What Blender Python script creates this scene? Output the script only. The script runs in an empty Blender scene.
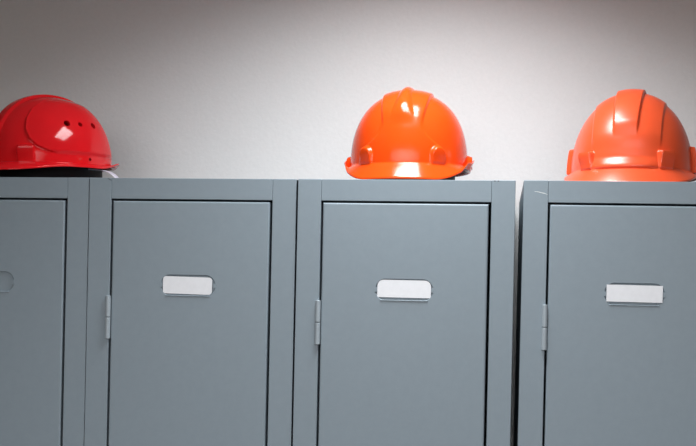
import bpy, bmesh, math, random
from mathutils import Vector, Matrix

scn = bpy.context.scene
COL = scn.collection
PI = math.pi
random.seed(4)

# ------------------------------------------------------------------ materials
def new_mat(name):
    m = bpy.data.materials.new(name); m.use_nodes = True
    nt = m.node_tree
    b = nt.nodes.get('Principled BSDF')
    return m, nt, b

def noise_mix(nt, b, c1, c2, scale, detail=4.0, rough=0.6, coord='Object', lo=0.35, hi=0.65):
    tc = nt.nodes.new('ShaderNodeTexCoord')
    n = nt.nodes.new('ShaderNodeTexNoise'); n.inputs['Scale'].default_value = scale
    n.inputs['Detail'].default_value = detail; n.inputs['Roughness'].default_value = rough
    r = nt.nodes.new('ShaderNodeValToRGB')
    r.color_ramp.elements[0].position = lo; r.color_ramp.elements[0].color = (*c1, 1)
    r.color_ramp.elements[1].position = hi; r.color_ramp.elements[1].color = (*c2, 1)
    nt.links.new(tc.outputs[coord], n.inputs['Vector'])
    nt.links.new(n.outputs['Fac'], r.inputs['Fac'])
    nt.links.new(r.outputs['Color'], b.inputs['Base Color'])
    return tc, n, r

def add_bump(nt, b, tc, scale, strength, dist, detail=3.0, coord='Object'):
    n = nt.nodes.new('ShaderNodeTexNoise'); n.inputs['Scale'].default_value = scale
    n.inputs['Detail'].default_value = detail
    bp = nt.nodes.new('ShaderNodeBump'); bp.inputs['Strength'].default_value = strength
    bp.inputs['Distance'].default_value = dist
    nt.links.new(tc.outputs[coord], n.inputs['Vector'])
    nt.links.new(n.outputs['Fac'], bp.inputs['Height'])
    nt.links.new(bp.outputs['Normal'], b.inputs['Normal'])

def painted_steel(name, c, rough=0.45):
    m, nt, b = new_mat(name)
    c1 = tuple(v * 0.98 for v in c); c2 = tuple(v * 1.02 for v in c)
    tc, n, r = noise_mix(nt, b, c1, c2, 60.0, 5.0, 0.7)
    b.inputs['Roughness'].default_value = rough
    b.inputs['Specular IOR Level'].default_value = 0.35
    add_bump(nt, b, tc, 420.0, 0.12, 0.0006)
    return m

def plastic(name, c, rough=0.16, spec=0.38):
    m, nt, b = new_mat(name)
    c1 = tuple(v * 0.97 for v in c); c2 = tuple(min(1, v * 1.03) for v in c)
    tc, n, r = noise_mix(nt, b, c1, c2, 25.0, 3.0, 0.5)
    b.inputs['Roughness'].default_value = rough
    b.inputs['Specular IOR Level'].default_value = spec
    add_bump(nt, b, tc, 55.0, 0.05, 0.0008, 1.0)
    return m

def simple(name, c, rough=0.6, metal=0.0, spec=0.4, var=0.05, scale=40.0):
    m, nt, b = new_mat(name)
    noise_mix(nt, b, tuple(v * (1 - var) for v in c), tuple(min(1, v * (1 + var)) for v in c), scale)
    b.inputs['Roughness'].default_value = rough
    b.inputs['Metallic'].default_value = metal
    b.inputs['Specular IOR Level'].default_value = spec
    return m

M = {}
M['steel'] = painted_steel('grey_blue_painted_steel', (0.243, 0.296, 0.340))
M['hinge'] = painted_steel('lit_grey_painted_steel', (0.34, 0.39, 0.43), 0.35)  # same grey paint as the body; light on the barrel put into the colour
M['inside'] = painted_steel('locker_inside_steel', (0.10, 0.12, 0.135), 0.6)
M['card'] = simple('white_card', (0.86, 0.87, 0.91), 0.75, 0, 0.2, 0.02, 90.0)
M['scratch'] = simple('bare_scratch', (0.72, 0.75, 0.76), 0.5)
M['chip'] = simple('dark_chip', (0.03, 0.03, 0.035), 0.7)
M['orange'] = plastic('orange_plastic', (0.79, 0.064, 0.005))
M['salmon'] = plastic('orange_red_plastic', (0.84, 0.094, 0.027), 0.30, 0.75)
M['red'] = plastic('red_plastic', (0.70, 0.010, 0.015), 0.09, 0.28)
M['black'] = simple('black_plastic', (0.008, 0.008, 0.009), 0.6, 0.0, 0.15)
M['lamp_metal'] = simple('white_lamp_metal', (0.8, 0.8, 0.8), 0.4)

def wall_mat(name, c, bump=0.16):
    m, nt, b = new_mat(name)
    tc, n, r = noise_mix(nt, b, tuple(v * 0.98 for v in c), tuple(v * 1.02 for v in c), 160.0, 8.0, 0.75)
    b.inputs['Roughness'].default_value = 0.85
    b.inputs['Specular IOR Level'].default_value = 0.15
    add_bump(nt, b, tc, 120.0, bump, 0.004, 8.0)
    return m
M['wall'] = wall_mat('rough_plaster', (0.785, 0.785, 0.785))
M['side_wall'] = wall_mat('cream_plaster', (0.72, 0.62, 0.52))
M['ceiling'] = wall_mat('ceiling_plaster', (0.78, 0.77, 0.76), 0.1)

def floor_mat():
    m, nt, b = new_mat('floor_tiles')
    tc = nt.nodes.new('ShaderNodeTexCoord')
    br = nt.nodes.new('ShaderNodeTexBrick')
    br.offset = 0.0
    br.inputs['Scale'].default_value = 1.0
    br.inputs['Brick Width'].default_value = 0.3; br.inputs['Row Height'].default_value = 0.3
    br.inputs['Mortar Size'].default_value = 0.004
    br.inputs['Color1'].default_value = (0.42, 0.37, 0.31, 1)
    br.inputs['Color2'].default_value = (0.46, 0.40, 0.34, 1)
    br.inputs['Mortar'].default_value = (0.2, 0.18, 0.15, 1)
    nt.links.new(tc.outputs['Object'], br.inputs['Vector'])
    nt.links.new(br.outputs['Color'], b.inputs['Base Color'])
    b.inputs['Roughness'].default_value = 0.5
    return m
M['floor'] = floor_mat()

def strap_mat():
    m, nt, b = new_mat('pale_clear_strap')
    noise_mix(nt, b, (0.74, 0.70, 0.82), (0.80, 0.77, 0.88), 80.0)
    b.inputs['Roughness'].default_value = 0.3
    b.inputs['Transmission Weight'].default_value = 0.35
    return m
M['strap'] = strap_mat()

def diffuser_mat():
    m, nt, b = new_mat('lit_diffuser')
    noise_mix(nt, b, (0.85, 0.85, 0.84), (0.9, 0.9, 0.88), 30.0)
    b.inputs['Emission Color'].default_value = (1.0, 0.98, 0.95, 1)
    b.inputs['Emission Strength'].default_value = 1.0
    return m
M['diffuser'] = diffuser_mat()

# ------------------------------------------------------------------ helpers
def link(name, bm, mat, parent=None, smooth=False, angle=None):
    me = bpy.data.meshes.new(name)
    bmesh.ops.recalc_face_normals(bm, faces=bm.faces[:])
    for f in bm.faces: f.smooth = smooth
    bm.to_mesh(me); bm.free()
    me.materials.append(mat)
    if smooth and angle: me.set_sharp_from_angle(angle=angle)
    o = bpy.data.objects.new(name, me); COL.objects.link(o)
    if parent: o.parent = parent
    return o

def empty(name, loc, label, cat, group=None, rot=(0, 0, 0)):
    o = bpy.data.objects.new(name, None); COL.objects.link(o)
    o.empty_display_size = 0.05
    o.location = loc; o.rotation_euler = rot
    o['label'] = label; o['category'] = cat
    if group: o['group'] = group
    return o

def box(bm, x0, x1, y0, y1, z0, z1, bev=0.0, seg=2):
    r = bmesh.ops.create_cube(bm, size=1.0)
    vs = r['verts']
    for v in vs:
        v.co = Vector((x0 + (v.co.x + .5) * (x1 - x0), y0 + (v.co.y + .5) * (y1 - y0), z0 + (v.co.z + .5) * (z1 - z0)))
    if bev > 0:
        es = list({e for v in vs for e in v.link_edges})
        bmesh.ops.bevel(bm, geom=es, offset=bev, offset_type='OFFSET', segments=seg, profile=0.5, affect='EDGES')

def sstep(a, b, x):
    if a == b: return 0.0 if x < a else 1.0
    t = max(0.0, min(1.0, (x - a) / (b - a)))
    return t * t * (3 - 2 * t)

def rounded_rect(w, h, rtl, rtr, rbr, rbl, seg=8):
    """loop of (x,z), counter-clockwise seen from the front, centred on 0"""
    pts = []
    for (cx, cz, r, a0) in ((w / 2, h / 2, rtr, 0), (-w / 2, h / 2, rtl, PI / 2), (-w / 2, -h / 2, rbl, PI), (w / 2, -h / 2, rbr, 1.5 * PI)):
        sx = 1 if cx > 0 else -1; sz = 1 if cz > 0 else -1
        ox, oz = cx - sx * r, cz - sz * r
        if r < 1e-5: pts.append((cx, cz)); continue
        for i in range(seg + 1):
            a = a0 + PI / 2 * i / seg
            pts.append((ox + r * math.cos(a), oz + r * math.sin(a)))
    return pts

# ------------------------------------------------------------------ setting
CAMZ = 1.605            # camera height; locker tops stand at 1.80
WALL_Y = 0.478
X0, X1, Y0, CEIL = -2.3, 2.1, -3.0, 2.55
def struct(name, mat, *b, rot=None):
    bm = bmesh.new(); box(bm, *b)
    o = link(name, bm, mat); o['kind'] = 'structure'; return o
struct('wall_back', M['wall'], X0 - .1, X1 + .1, WALL_Y, WALL_Y + .1, 0, CEIL)
struct('wall_left', M['side_wall'], X0 - .1, X0, Y0, WALL_Y, 0, CEIL)
struct('wall_right', M['side_wall'], X1, X1 + .1, Y0, WALL_Y, 0, CEIL)
struct('wall_front', M['side_wall'], X0 - .1, X1 + .1, Y0 - .1, Y0, 0, CEIL)
struct('floor', M['floor'], X0 - .1, X1 + .1, Y0 - .1, WALL_Y + .1, -.1, 0)
struct('ceiling', M['ceiling'], X0 - .1, X1 + .1, Y0 - .1, WALL_Y + .1, CEIL, CEIL + .1)

# ------------------------------------------------------------------ lockers
W = 0.38; HT = 1.80; DEP = 0.46
STL, STR = 0.0419, 0.0407
DTOP = HT - 0.0395 + 0.0015       # door opening top (dark gap sits just below)
GAP = 0.0036
LX1, LX2 = 0.1394, 0.2402
LZ1, LZ2 = CAMZ + 0.022, CAMZ - 0.0165
HZ1, HZ2 = CAMZ - 0.0185, CAMZ - 0.0965

def door_mesh(x0, x1, z0, z1, lx):
    bm = bmesh.new()
    T = 0.019
    cx, cz = lx, (LZ1 + LZ2) / 2
    pw, ph = LX2 - LX1, LZ1 - LZ2
    def loop(pts, y): return [bm.verts.new((p[0], y, p[1])) for p in pts]
    def rect(i): return [(x0 + i, z0 + i), (x1 - i, z0 + i), (x1 - i, z1 - i), (x0 + i, z1 - i)]
    b = 0.0030
    yface = -0.0008
    rings = []
    for k in range(5):
        a = PI / 2 * k / 4
        rings.append(loop(rect(b * (1 - math.sin(a))), yface + b * (1 - math.cos(a))))
    rings.append(loop(rect(0), yface + T))
    for r1, r2 in zip(rings, rings[1:]):
        for i in range(4):
            j = (i + 1) % 4
            bm.faces.new((r1[i], r1[j], r2[j], r2[i]))
    bm.faces.new(rings[-1])
    def pill(i): return [(cx + p[0], cz + p[1]) for p in rounded_rect(pw - 2 * i, ph - 2 * i, *([min(.0178, ph / 2) - i] * 4), seg=10)]
    p0 = loop(pill(0.0), yface); p1 = loop(pill(0.0004), yface + 0.0005); p2 = loop(pill(0.0022), yface + 0.0026)
    n = len(p0)
    for a, c in ((p0, p1), (p1, p2)):
        for i in range(n):
            j = (i + 1) % n
            bm.faces.new((a[i], a[j], c[j], c[i]))
    bm.faces.new(p2)
    es = []
    outer = rings[0]
    for L in (outer, p0):
        m = len(L)
        for i in range(m):
            e = bm.edges.get((L[i], L[(i + 1) % m])) or bm.edges.new((L[i], L[(i + 1) % m]))
            es.append(e)
    bmesh.ops.triangle_fill(bm, use_beauty=True, use_dissolve=False, edges=es)
    return bm, yface

def make_locker(x, y, rot, label, card, width=W):
    # x = left edge at camera height
    w = width
    zoff = 0.0006 if rot else 0.0
    root = empty('locker', (x + w / 2 - CAMZ * math.sin(rot), y, zoff), label, 'locker', 'row of grey metal lockers', (0, rot, 0))
    h = w / 2
    stl, str_ = STL, STR + (width - W)
    # carcass: thin sheet sides, back, top and bottom (open at the front)
    bm = bmesh.new()
    t = 0.0012
    box(bm, -h, -h + t, 0.004, DEP, 0.0, HT - .001)
    box(bm, h - t, h, 0.004, DEP, 0.0, HT - .001)
    box(bm, -h + t, h - t, DEP - t, DEP, 0.0, HT - .001)
    box(bm, -h + t, h - t, 0.004, DEP - t, HT - .001 - t, HT - .001)
    box(bm, -h + t, h - t, 0.004, DEP - t, 0.06, 0.06 + t)
    link('body_shell', bm, M['steel'], root)
    for sx in (0, 1):
        bm = bmesh.new()
        if sx == 0: box(bm, -h, -h + stl, 0.0, 0.022, 0.0, HT, 0.0011, 3)
        else: box(bm, h - str_, h, 0.0, 0.022, 0.0, HT, 0.0011, 3)
        link('frame_stile', bm, M['steel'], root)
    bm = bmesh.new(); box(bm, -h + stl + .0002, h - str_ - .0002, 0.0002, 0.022, DTOP, HT - .0002, 0.0008, 3)
    link('top_rail', bm, M['steel'], root)
    bm = bmesh.new(); box(bm, -h + stl + .0002, h - str_ - .0002, 0.0002, 0.022, 0.0, 0.07, 0.0008, 3)
    link('bottom_rail', bm, M['steel'], root)
    # door
    dx0, dx1, dz0, dz1 = -h + stl + GAP, h - str_ - GAP * 1.25, 0.07 + GAP, DTOP - GAP
    lcx = -h + (LX1 + LX2) / 2 + card.get('dx', 0)
    bm, yf = door_mesh(dx0, dx1, dz0, dz1, lcx)
    door = link('door', bm, M['steel'], root)
    lcz = (LZ1 + LZ2) / 2
    pw = LX2 - LX1
    for s in (-1, 1):          # little folded tabs that hold the card
        bm = bmesh.new()
        pts = rounded_rect(0.004, 0.008, .0015, .0015, .0015, .0015, 4)
        vs = [bm.verts.new((lcx + s * (pw / 2 - .0012) + p[0], yf - .0006, lcz + p[1])) for p in pts]
        f = bm.faces.new(vs)
        r = bmesh.ops.extrude_face_region(bm, geom=[f])
        for v in r['geom']:
            if isinstance(v, bmesh.types.BMVert): v.co.y += 0.003
        link('label_tab', bm, M['steel'], door)
    bm = bmesh.new()           # folded lip along the foot of the label slot
    box(bm, lcx - pw / 2 + .0085, lcx + pw / 2 - .0085, yf - .0012, yf + .0014, LZ2 - .0004, LZ2 + .0016, .0011, 3)
    link('label_lip', bm, M['steel'], door)
    if card.get('w'):
        bm = bmesh.new()
        pts = rounded_rect(card['w'], card['h'], *card['r'], seg=6)
        ca, sa = math.cos(card.get('a', 0)), math.sin(card.get('a', 0))
        vs = [bm.verts.new((lcx + card.get('cx', 0) + p[0] * ca + p[1] * sa, yf + card['y'], lcz + card['cz'] - p[0] * sa + p[1] * ca)) for p in pts]
        f = bm.faces.new(vs)
        r = bmesh.ops.extrude_face_region(bm, geom=[f])
        for v in r['geom']:
            if isinstance(v, bmesh.types.BMVert): v.co.y += 0.0005
        c = link('name_card', bm, M['card'], door)
        c['label'] = 'blank white name card'
    # hinge: two knuckles on a pin, standing proud of the gap
    hx = -h + stl - 0.0012
    R = 0.0046
    bm = bmesh.new()
    box(bm, hx + .001, hx + .004, -0.001, 0.012, HZ2 + .004, HZ1 - .004)
    hinge = link('hinge', bm, M['hinge'], root)
    hinge['label'] = 'grey painted barrel hinge, colour lightened as if lit'
    mid = (HZ1 + HZ2) / 2
    for (a, b) in ((mid + .0006, HZ1), (HZ2, mid - .0006)):
        bm = bmesh.new()
        prof = [(0, a), (R - .0008, a), (R, a + .0008), (R, b - .0008), (R - .0008, b), (0, b)]
        N = 24
        rows = []
        for (r, z) in prof:
            if r == 0: rows.append([bm.verts.new((hx, -.0022, z))])
            else: rows.append([bm.verts.new((hx + r * math.cos(2 * PI * i / N), -.0022 + r * math.sin(2 * PI * i / N), z)) for i in range(N)])
        for r1, r2 in zip(rows, rows[1:]):
            for i in range(N):
                j = (i + 1) % N
                if len(r1) == 1: bm.faces.new((r1[0], r2[j], r2[i]))
                elif len(r2) == 1: bm.faces.new((r1[i], r1[j], r2[0]))
                else: bm.faces.new((r1[i], r1[j], r2[j], r2[i]))
        link('knuckle', bm, M['hinge'], hinge, True, 0.6)
    return root

x3 = -0.3564
x2 = x3 - 0.0035 - 0.382
x1 = x2 - 0.0010 - W
x4 = x3 + W + 0.0134
L1 = make_locker(x1, 0.0046, 0.0, 'leftmost grey metal locker, its label slot empty, under the red helmet', {})
L2 = make_locker(x2, 0.0036, 0.0, 'grey metal locker with nothing on top, white card in its label slot',
                 {'w': .0905, 'h': .0308, 'r': (.005, .006, .006, .005), 'y': .0004, 'cz': .0000, 'a': .016, 'cx': -.0008, 'dx': -.0017}, 0.382)
L3 = make_locker(x3, 0.0, 0.0, 'grey metal locker under the bright orange helmet, white card with round top corners',
                 {'w': .0935, 'h': .0305, 'r': (.0105, .0105, .001, .001), 'y': .0004, 'cz': .0018, 'a': .004, 'dx': .0018})
L4 = make_locker(x4, 0.0055, 0.0024, 'rightmost grey metal locker past the dark gap, square cornered white card in its slot',
                 {'w': .0930, 'h': .0287, 'r': (.0003,) * 4, 'y': -.0008, 'cz': .0012, 'a': .004})

def sliver(parent, name, pts, wid, mat, y=-0.0002):
    bm = bmesh.new()
    up, dn = [], []
    n = len(pts)
    for i, (x, z) in enumerate(pts):
        k = wid * (0.25 + 0.75 * math.sin(PI * (i + .3) / (n - .4)))
        up.append((x, z + k / 2)); dn.append((x, z - k / 2))
    loop = dn + up[::-1]
    f = bm.faces.new([bm.verts.new((p[0], y, p[1])) for p in loop])
    r = bmesh.ops.extrude_face_region(bm, geom=[f])
    for v in r['geom']:
        if isinstance(v, bmesh.types.BMVert): v.co.y += 0.0004
    return link(name, bm, mat, parent)
s = sliver(L4, 'scratch', [(-W/2 + .0185, 1.7810), (-W/2 + .025, 1.7800), (-W/2 + .031, 1.7785), (-W/2 + .036, 1.7775), (-W/2 + .041, 1.7755)], .0013, M['scratch'])
s['label'] = 'pale scratch in the paint'
s = sliver(L2, 'chip', [(-.191 + .0345, 1.7985), (-.191 + .0375, 1.7975), (-.191 + .0415, 1.7950)], .0013, M['chip'])
s['label'] = 'dark nick at the folded corner'
for dx in (.343, .349):
    s = sliver(L3, 'chip', [(-W/2 + dx, 1.7990), (-W/2 + dx + .0015, 1.7985), (-W/2 + dx + .003, 1.7990)], .0017, M['chip'])
    s['label'] = 'dark nick on the top edge'

# ------------------------------------------------------------------ helmets
def make_shell(P, parent, mat):
    """moulded helmet shell: outer dome with ribs, brim, underside and inner dome as one closed skin; front = -Y"""
    bm = bmesh.new()
    N = 480; ND = 130
    ax, by, H, zj, n = P['ax'], P['by'], P['H'], P['zj'], P.get('n', 2.2)
    e = 2.0 / n
    rows = []
    disp = P['disp']
    phis = [2 * PI * i / N for i in range(N)]
    for k in range(1, ND + 1):
        th = PI / 2 * (1 - k / ND)
        r = max(0, math.cos(th)) ** e if th > 1e-9 else 1.0
        zf = max(0, math.sin(th)) ** e
        row = []
        for ph in phis:
            sx, cy = math.sin(ph), -math.cos(ph)
            x, y, z = ax * r * sx, by * r * cy, H * zf
            nx = (abs(r) ** (n - 1)) * sx / ax; ny = (abs(r) ** (n - 1)) * cy / by; nz = (zf ** (n - 1)) / H
            l = math.sqrt(nx * nx + ny * ny + nz * nz)
            al = ph if ph <= PI else ph - 2 * PI
            d = disp(x, y, z, zf, al) / l
            row.append(bm.verts.new((x + nx * d, y + ny * d, zj + z + nz * d)))
        rows.append(row)
    # brim
    def brim_row(t, under=0.0, back=0.0):
        row = []
        base = rows[ND - 1]
        for i, ph in enumerate(phis):
            al = ph if ph <= PI else ph - 2 * PI
            w, drop, lip = P['brim'](al)
            nx, ny = math.sin(ph) / ax, -math.cos(ph) / by
            l = math.hypot(nx, ny); nx /= l; ny /= l
            bx, byy = ax * math.sin(ph), -by * math.cos(ph)
            if t < 0.35 and under == 0:   # blend out of any boss at the foot of the dome
                q = 1 - t / 0.35
                dx, dy = base[i].co.x - bx, base[i].co.y - byy
                # keep the brim outside the boss foot
                dd = (dx * nx + dy * ny) * q
            else: dd = 0
            o = max(w * t, dd)
            z = zj - drop * (P.get('g', .4) * t + (1 - P.get('g', .4)) * t * t) + lip * sstep(.45, 1.0, t) - under
            row.append(bm.verts.new((bx + nx * (o - back), byy + ny * (o - back), z)))
        return row
    for t in (.06, .14, .24, .35, .46, .57, .68, .78, .87, .94, .985): rows.append(brim_row(t))
    rows.append(brim_row(1.0, .0009)); rows.append(brim_row(1.0, .0026))
    rows.append(brim_row(.985, .0034))
    for t in (.85, .65, .45, .25, .02): rows.append(brim_row(t, .0028))
    ins = 0.0028
    for k in range(1, 24):
        th = PI / 2 * k / 24
        r = max(0, math.cos(th)) ** e; zf = max(0, math.sin(th)) ** e
        rows.append([bm.verts.new(((ax - ins) * r * math.sin(ph), -(by - ins) * r * math.cos(ph), zj + (H - ins) * zf)) for ph in phis])
    top = bm.verts.new((0, 0, zj + H + disp(0, -1e-5, H, 1.0, 0)))
    bot = bm.verts.new((0, 0, zj + H - ins))
    for i in range(N):
        j = (i + 1) % N
        bm.faces.new((top, rows[0][i], rows[0][j]))
        bm.faces.new((bot, rows[-1][j], rows[-1][i]))
    for r1, r2 in zip(rows, rows[1:]):
        for i in range(N):
            j = (i + 1) % N
            bm.faces.new((r1[i], r1[j], r2[j], r2[i]))
    o = link('shell', bm, mat, parent, True)
    # drilled holes
    if P.get('holes'):
        cb = bmesh.new()
        for (al, zf, rad) in P['holes']:
            th = math.asin(zf ** (n / 2)); r = math.cos(th) ** e
            c = Vector((ax * r * math.sin(al), -by * r * math.cos(al), zj + H * zf))
            nv = Vector(((r ** (n - 1)) * math.sin(al) / ax, -(r ** (n - 1)) * math.cos(al) / by, (zf ** (n - 1)) / H)).normalized()
            mt = Matrix.Translation(c) @ nv.to_track_quat('Z', 'Y').to_matrix().to_4x4()
            bmesh.ops.create_cone(cb, cap_ends=True, segments=20, radius1=rad, radius2=rad, depth=0.022, matrix=mt)
        cut = link('cutter', cb, mat, parent)
        bpy.context.view_layer.update()
        md = o.modifiers.new('holes', 'BOOLEAN'); md.operation = 'DIFFERENCE'; md.object = cut; md.solver = 'EXACT'
        dg = bpy.context.evaluated_depsgraph_get(); dg.update()
        me = bpy.data.meshes.new_from_object(o.evaluated_get(dg))
        o.modifiers.clear(); o.data = me; me.name = 'shell'
        bpy.data.objects.remove(cut)
        me.set_sharp_from_angle(angle=math.radians(50))
    return o

def ring(parent, name, a, b, z0, z1, mat, th=0.003, rise=0.0):
    bm = bmesh.new(); N = 96
    prof = [(0, z0 + .0008), (.0008, z0), (th - .0008, z0), (th, z0 + .0008), (th, z1), (0, z1)]
    rows = [[bm.verts.new(((a - d) * math.sin(2 * PI * i / N), -(b - d) * math.cos(2 * PI * i / N), z + (rise * (1 - sstep(.62, .9, abs(math.sin(2 * PI * i / N)))) if z < z1 - .01 else 0))) for i in range(N)] for d, z in prof]
    for r1, r2 in zip(rows, rows[1:] + rows[:1]):
        for i in range(N):
            j = (i + 1) % N
            bm.faces.new((r1[i], r1[j], r2[j], r2[i]))
    return link(name, bm, mat, parent, True, 0.7)

def cradle(parent, a, b, z0, H, mat):
    """crossing webbing straps inside the shell"""
    for ang in (0.0, PI / 3, 2 * PI / 3):
        bm = bmesh.new(); n = 24; w = 0.009; rows = []
        c, s = math.cos(ang), math.sin(ang)
        for i in range(n + 1):
            t = -PI / 2 + PI * i / n
            rr = math.sin(t); z = z0 + H * math.cos(t)
            r = []
            for (o, dz) in ((-w, 0), (w, 0), (w, -.0015), (-w, -.0015)):
                ux, uy = rr * c, rr * s
                r.append(bm.verts.new((a * ux - s * o, b * uy + c * o, z + dz)))
            rows.append(r)
        for r1, r2 in zip(rows, rows[1:]):
            for k in range(4):
                bm.faces.new((r1[k], r1[(k + 1) % 4], r2[(k + 1) % 4], r2[k]))
        bm.faces.new(rows[0]); bm.faces.new(rows[-1])
        link('cradle_strap', bm, mat, parent, True, 0.8)

def boss(al, z, a0, half, top, height, R=0.118, soft=0.0018, arch=True):
    s = (abs(al) - a0) * R
    if abs(s) > half + .01 or z > top + .01: return 0.0
    if arch:
        zc = top - half
        sd = abs(s) - half if z < zc else math.hypot(s, z - zc) - half
    else:
        k = .004
        qx, qz = abs(s) - half + k, z - top + k
        sd = math.hypot(max(qx, 0), max(qz, 0)) + min(max(qx, qz), 0) - k
    return height * (1 - sstep(-soft, soft, sd))

# --- middle helmet: bright orange, three tapering ribs
def disp_mid(x, y, z, zf, al):
    t = sstep(1.0, .42, zf)
    wc = .0085 + .0125 * t
    wb = .045 - .009 * t
    X = abs(x)
    q = X / (wc + .002)
    d = (.0055 * (1 - q * q) ** 1.1 if q < 1 else 0.0) * sstep(.46, .74, zf)
    d += .0048 * (1 - sstep(wb - .003, wb + .002, X)) * sstep(.36, .66, zf)
    # low raised front panel that flares towards the foot
    if abs(al) < 1.2:
        wp = .040 + .040 * sstep(.42, .08, zf)
        d += .0016 * (1 - sstep(wp - .004, wp + .003, X)) * sstep(.55, .38, zf)
    d += boss(al, z, math.radians(35.5), .0145, .0285, 1.0, soft=.0028) * (.003 + .005 * sstep(-.004, .026, z)) + boss(al, z, math.radians(93), .016, .024, .009)
    return d
def brim_mid(al):
    A = abs(al)
    f = 1 - sstep(math.radians(26), math.radians(72), A)
    w = .012 + .012 * f + .004 * sstep(2.4, 3.1, A)
    drop = .006 + .025 * f
    lip = .014 * sstep(.95, 1.3, A) + .012 * sstep(1.35, 1.75, A) - .016 * sstep(2.0, 2.7, A)
    return w, drop, lip
# --- right helmet: orange-red with one broad rib and side sockets
def disp_right(x, y, z, zf, al):
    t = sstep(1.0, .45, zf)
    wc = .0228 - .0030 * t
    wb = .062 - .002 * t
    X = abs(x)
    d = .0065 * (1 - sstep(wc - .002, wc + .0018, X)) * sstep(.36, .56, zf)
    d += .0030 * (1 - sstep(wb - .0028, wb + .0016, X)) * sstep(.2, .42, zf)
    b = boss(al, z, math.radians(38.5), .0155, .029, 1.0, arch=False)
    d += b * (.0045 + .007 * sstep(0, .026, z))
    d += boss(al, z, math.radians(92), .017, .046, .0085, arch=False)
    d += .0065 * (1 - sstep(.0, .020, z)) * (1 - sstep(.32, .78, abs(al)))   # the front flares into the peak
    return d
def brim_right(al):
    A = abs(al)
    f = 1 - sstep(math.radians(30), math.radians(85), A)
    return .011 + .015 * f + .004 * sstep(2.4, 3.1, A), .009 + .020 * f, .003 * sstep(1.1, 1.5, A)
# --- left helmet: red, side panels with round vents
CURVE = [(0.0, 80), (.13, 66), (.16, 59), (.22, 50), (.32, 42.5), (.45, 38), (.60, 37), (.75, 40), (.88, 50), (1.0, 90)]
def alpha_c(zf):
    for (a, b), (c, d) in zip(CURVE, CURVE[1:]):
        if a <= zf <= c: return b + (d - b) * (zf - a) / (c - a)
    return 90
def disp_red(x, y, z, zf, al):
    X = abs(x); A = math.degrees(abs(al))
    d = .0050 * (1 - sstep(.0115, .0160, X)) * sstep(.18, .5, zf)
    rr = max(.02, math.sqrt(max(0, 1 - zf ** 2.2)) * .115)
    s = math.radians(A - alpha_c(zf)) * rr
    back = 1 - sstep(128, 150, A)
    d += (.0036 * sstep(-.0028, .0028, s) + .0026 * math.exp(-(s / .0020) ** 2)) * back * (1 - sstep(.84, .97, zf)) * sstep(.10, .17, zf)
    d += boss(al, z, math.radians(39), .0155, .030, 1.0, arch=False) * (.001 + .0075 * sstep(-.004, .030, z))
    d += boss(al, z, math.radians(176), .02, .022, .006)
    return d
def brim_red(al):
    A = abs(al)
    f = 1 - sstep(math.radians(30), math.radians(75), A)
    return .013 + .028 * f + .004 * sstep(2.2, 3.0, A), .006 + .010 * f - .004 * sstep(1.8, 2.5, A), .010 * sstep(1.8, 2.5, A)

def make_helmet(name, loc, yaw, label, P, mat, band):
    root = empty(name, loc, label, 'helmet', 'helmets on top of the lockers', (P.get('pitch', 0), P.get('tip', 0), yaw))
    make_shell(P, root, mat)
    zb = P.get('zb', 0.0)
    hb = ring(root, 'headband', band[0], band[1], zb, zb + .034, M['black'], rise=P.get('zfeet', 0.0))
    hb['label'] = 'black plastic headband'
    cradle(root, band[0] - .002, band[1] - .002, zb + .03, .09, M['black'])
    return root

# positions come from the photograph; z = the locker tops
ZT = HT + 0.0002
HM = make_helmet('hard_hat', (-0.1765, 0.185, ZT), math.radians(-2.5), 'bright orange hard hat with three tapering ribs, middle of the row',
    dict(ax=.1115, by=.126, H=.143, zj=.039, n=2.35, disp=disp_mid, brim=brim_mid, g=.95, zfeet=.012), M['orange'], (.088, .106))
HR = make_helmet('hard_hat', (0.2380, 0.190, ZT + .0006), math.radians(-12), 'orange red hard hat with one broad rib, on the rightmost locker',
    dict(ax=.1095, by=.124, H=.1465, zj=.032, n=2.12, disp=disp_right, brim=brim_right, g=.8, holes=[(1.32, .56, .0024), (-1.32, .56, .0024)]), M['salmon'], (.088, .106))
HL = make_helmet('hard_hat', (-0.8955, 0.185, ZT), math.radians(-32), 'red hard hat with round black vents, at the left edge',
    dict(ax=.110, by=.130, H=.136, zj=.040, disp=disp_red, brim=brim_red, pitch=.04, zb=.0055,
         holes=[(math.radians(77), .545, .0062), (math.radians(91.5), .545, .0047), (math.radians(109), .55, .0062), (math.radians(98), .06, .0032)]), M['red'], (.092, .110))

def tube(parent, name, pts, wid, th, mat):
    bm = bmesh.new(); rows = []
    for i, p in enumerate(pts):
        p = Vector(p)
        d = (Vector(pts[min(i + 1, len(pts) - 1)]) - Vector(pts[max(i - 1, 0)])).normalized()
        side = Vector((0, 1, 0)); up = d.cross(side).normalized(); side = up.cross(d).normalized()
        rows.append([bm.verts.new(p + side * (wid / 2 * math.cos(a)) + up * (th / 2 * math.sin(a))) for a in [2 * PI * k / 10 for k in range(10)]])
    for r1, r2 in zip(rows, rows[1:]):
        for k in range(10):
            bm.faces.new((r1[k], r1[(k + 1) % 10], r2[(k + 1) % 10], r2[k]))
    bm.faces.new(rows[0]); bm.faces.new(rows[-1])
    return link(name, bm, mat, parent, True, 0.9)
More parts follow.
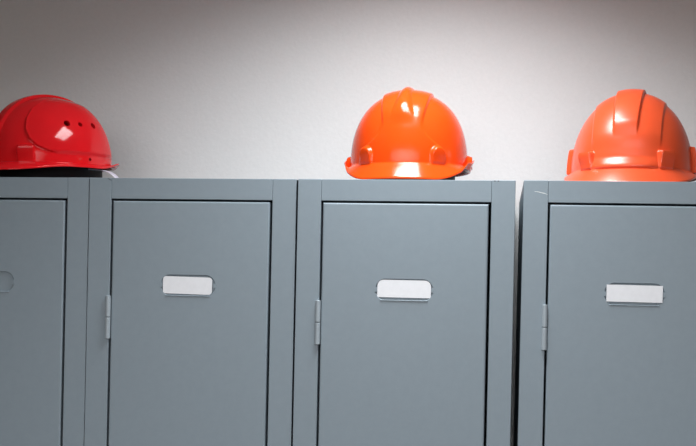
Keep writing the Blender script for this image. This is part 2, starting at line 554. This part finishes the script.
# the pale strap loops out under the red helmet's rear brim (given in world terms, turned into the helmet's frame)
inv = (Matrix.Translation(HL.location) @ HL.rotation_euler.to_matrix().to_4x4()).inverted()
c0 = Vector((-0.8955, 0.185, ZT))
wp = []
for i in range(15):
    t = i / 14
    x = .092 + .056 * t; z = .0315 - .002 * t - .019 * t ** 5
    wp.append(inv @ (c0 + Vector((x, -.03 + .02 * t, z))))
st = tube(HL, 'chin_strap', [tuple(p) for p in wp], .009, .0018, M['strap'])
st['label'] = 'pale see-through strap'

# ------------------------------------------------------------------ lights
P1, P2, P3 = 9.0, 13.2, 1.3
def area(name, loc, target, sx, sy, power, color, spread, parent=None):
    l = bpy.data.lights.new(name, 'AREA'); l.shape = 'RECTANGLE'
    l.size = sx; l.size_y = sy; l.energy = power; l.color = color; l.spread = math.radians(spread)
    o = bpy.data.objects.new(name, l); COL.objects.link(o)
    o.location = loc
    o.rotation_euler = (Vector(target) - Vector(loc)).to_track_quat('-Z', 'Y').to_euler()
    return o

area('panel_light', (-0.12, -0.20, 2.423), (-0.185, 0.01, 1.0), .33, .42, P1, (.94, .985, 1.0), 135)
area('front_fill', (-0.15, -2.50, 2.0), (-0.10, 0.10, 0.5), 2.8, 1.0, P2, (.98, .985, 1.0), 80)  # unseen fill added in front to brighten the doors
area('room_fill', (0.0, -2.5, 2.53), (0.0, -2.5, 0.0), 1.2, .3, P3, (1.0, .90, .76), 180)  # added warm ambient fill that lifts the dark wall corners

w = bpy.data.worlds.new('world'); scn.world = w; w.use_nodes = True
w.node_tree.nodes['Background'].inputs[0].default_value = (0.5, 0.5, 0.5, 1)
w.node_tree.nodes['Background'].inputs[1].default_value = 0.1

# ------------------------------------------------------------------ camera
cam = bpy.data.cameras.new('camera'); co = bpy.data.objects.new('camera', cam); COL.objects.link(co)
cam.sensor_fit = 'HORIZONTAL'; cam.sensor_width = 36.0; cam.lens = 1100.0 / 696.0 * 36.0
cam.shift_y = 69.0 / 696.0
cam.clip_start = 0.02
yaw, roll, pitch = 0.1369, 0.0210, -0.0015
rot = Matrix.Rotation(yaw, 4, 'Z') @ Matrix.Rotation(PI / 2 + pitch, 4, 'X') @ Matrix.Rotation(roll, 4, 'Z')
co.matrix_world = Matrix.Translation((0, -1.9114, CAMZ)) @ rot
scn.camera = co

vs = scn.view_settings
scn.display_settings.display_device = 'sRGB'
vs.view_transform = 'Standard'; vs.look = 'None'; vs.exposure = 0.0; vs.gamma = 1.0; vs.use_curve_mapping = False
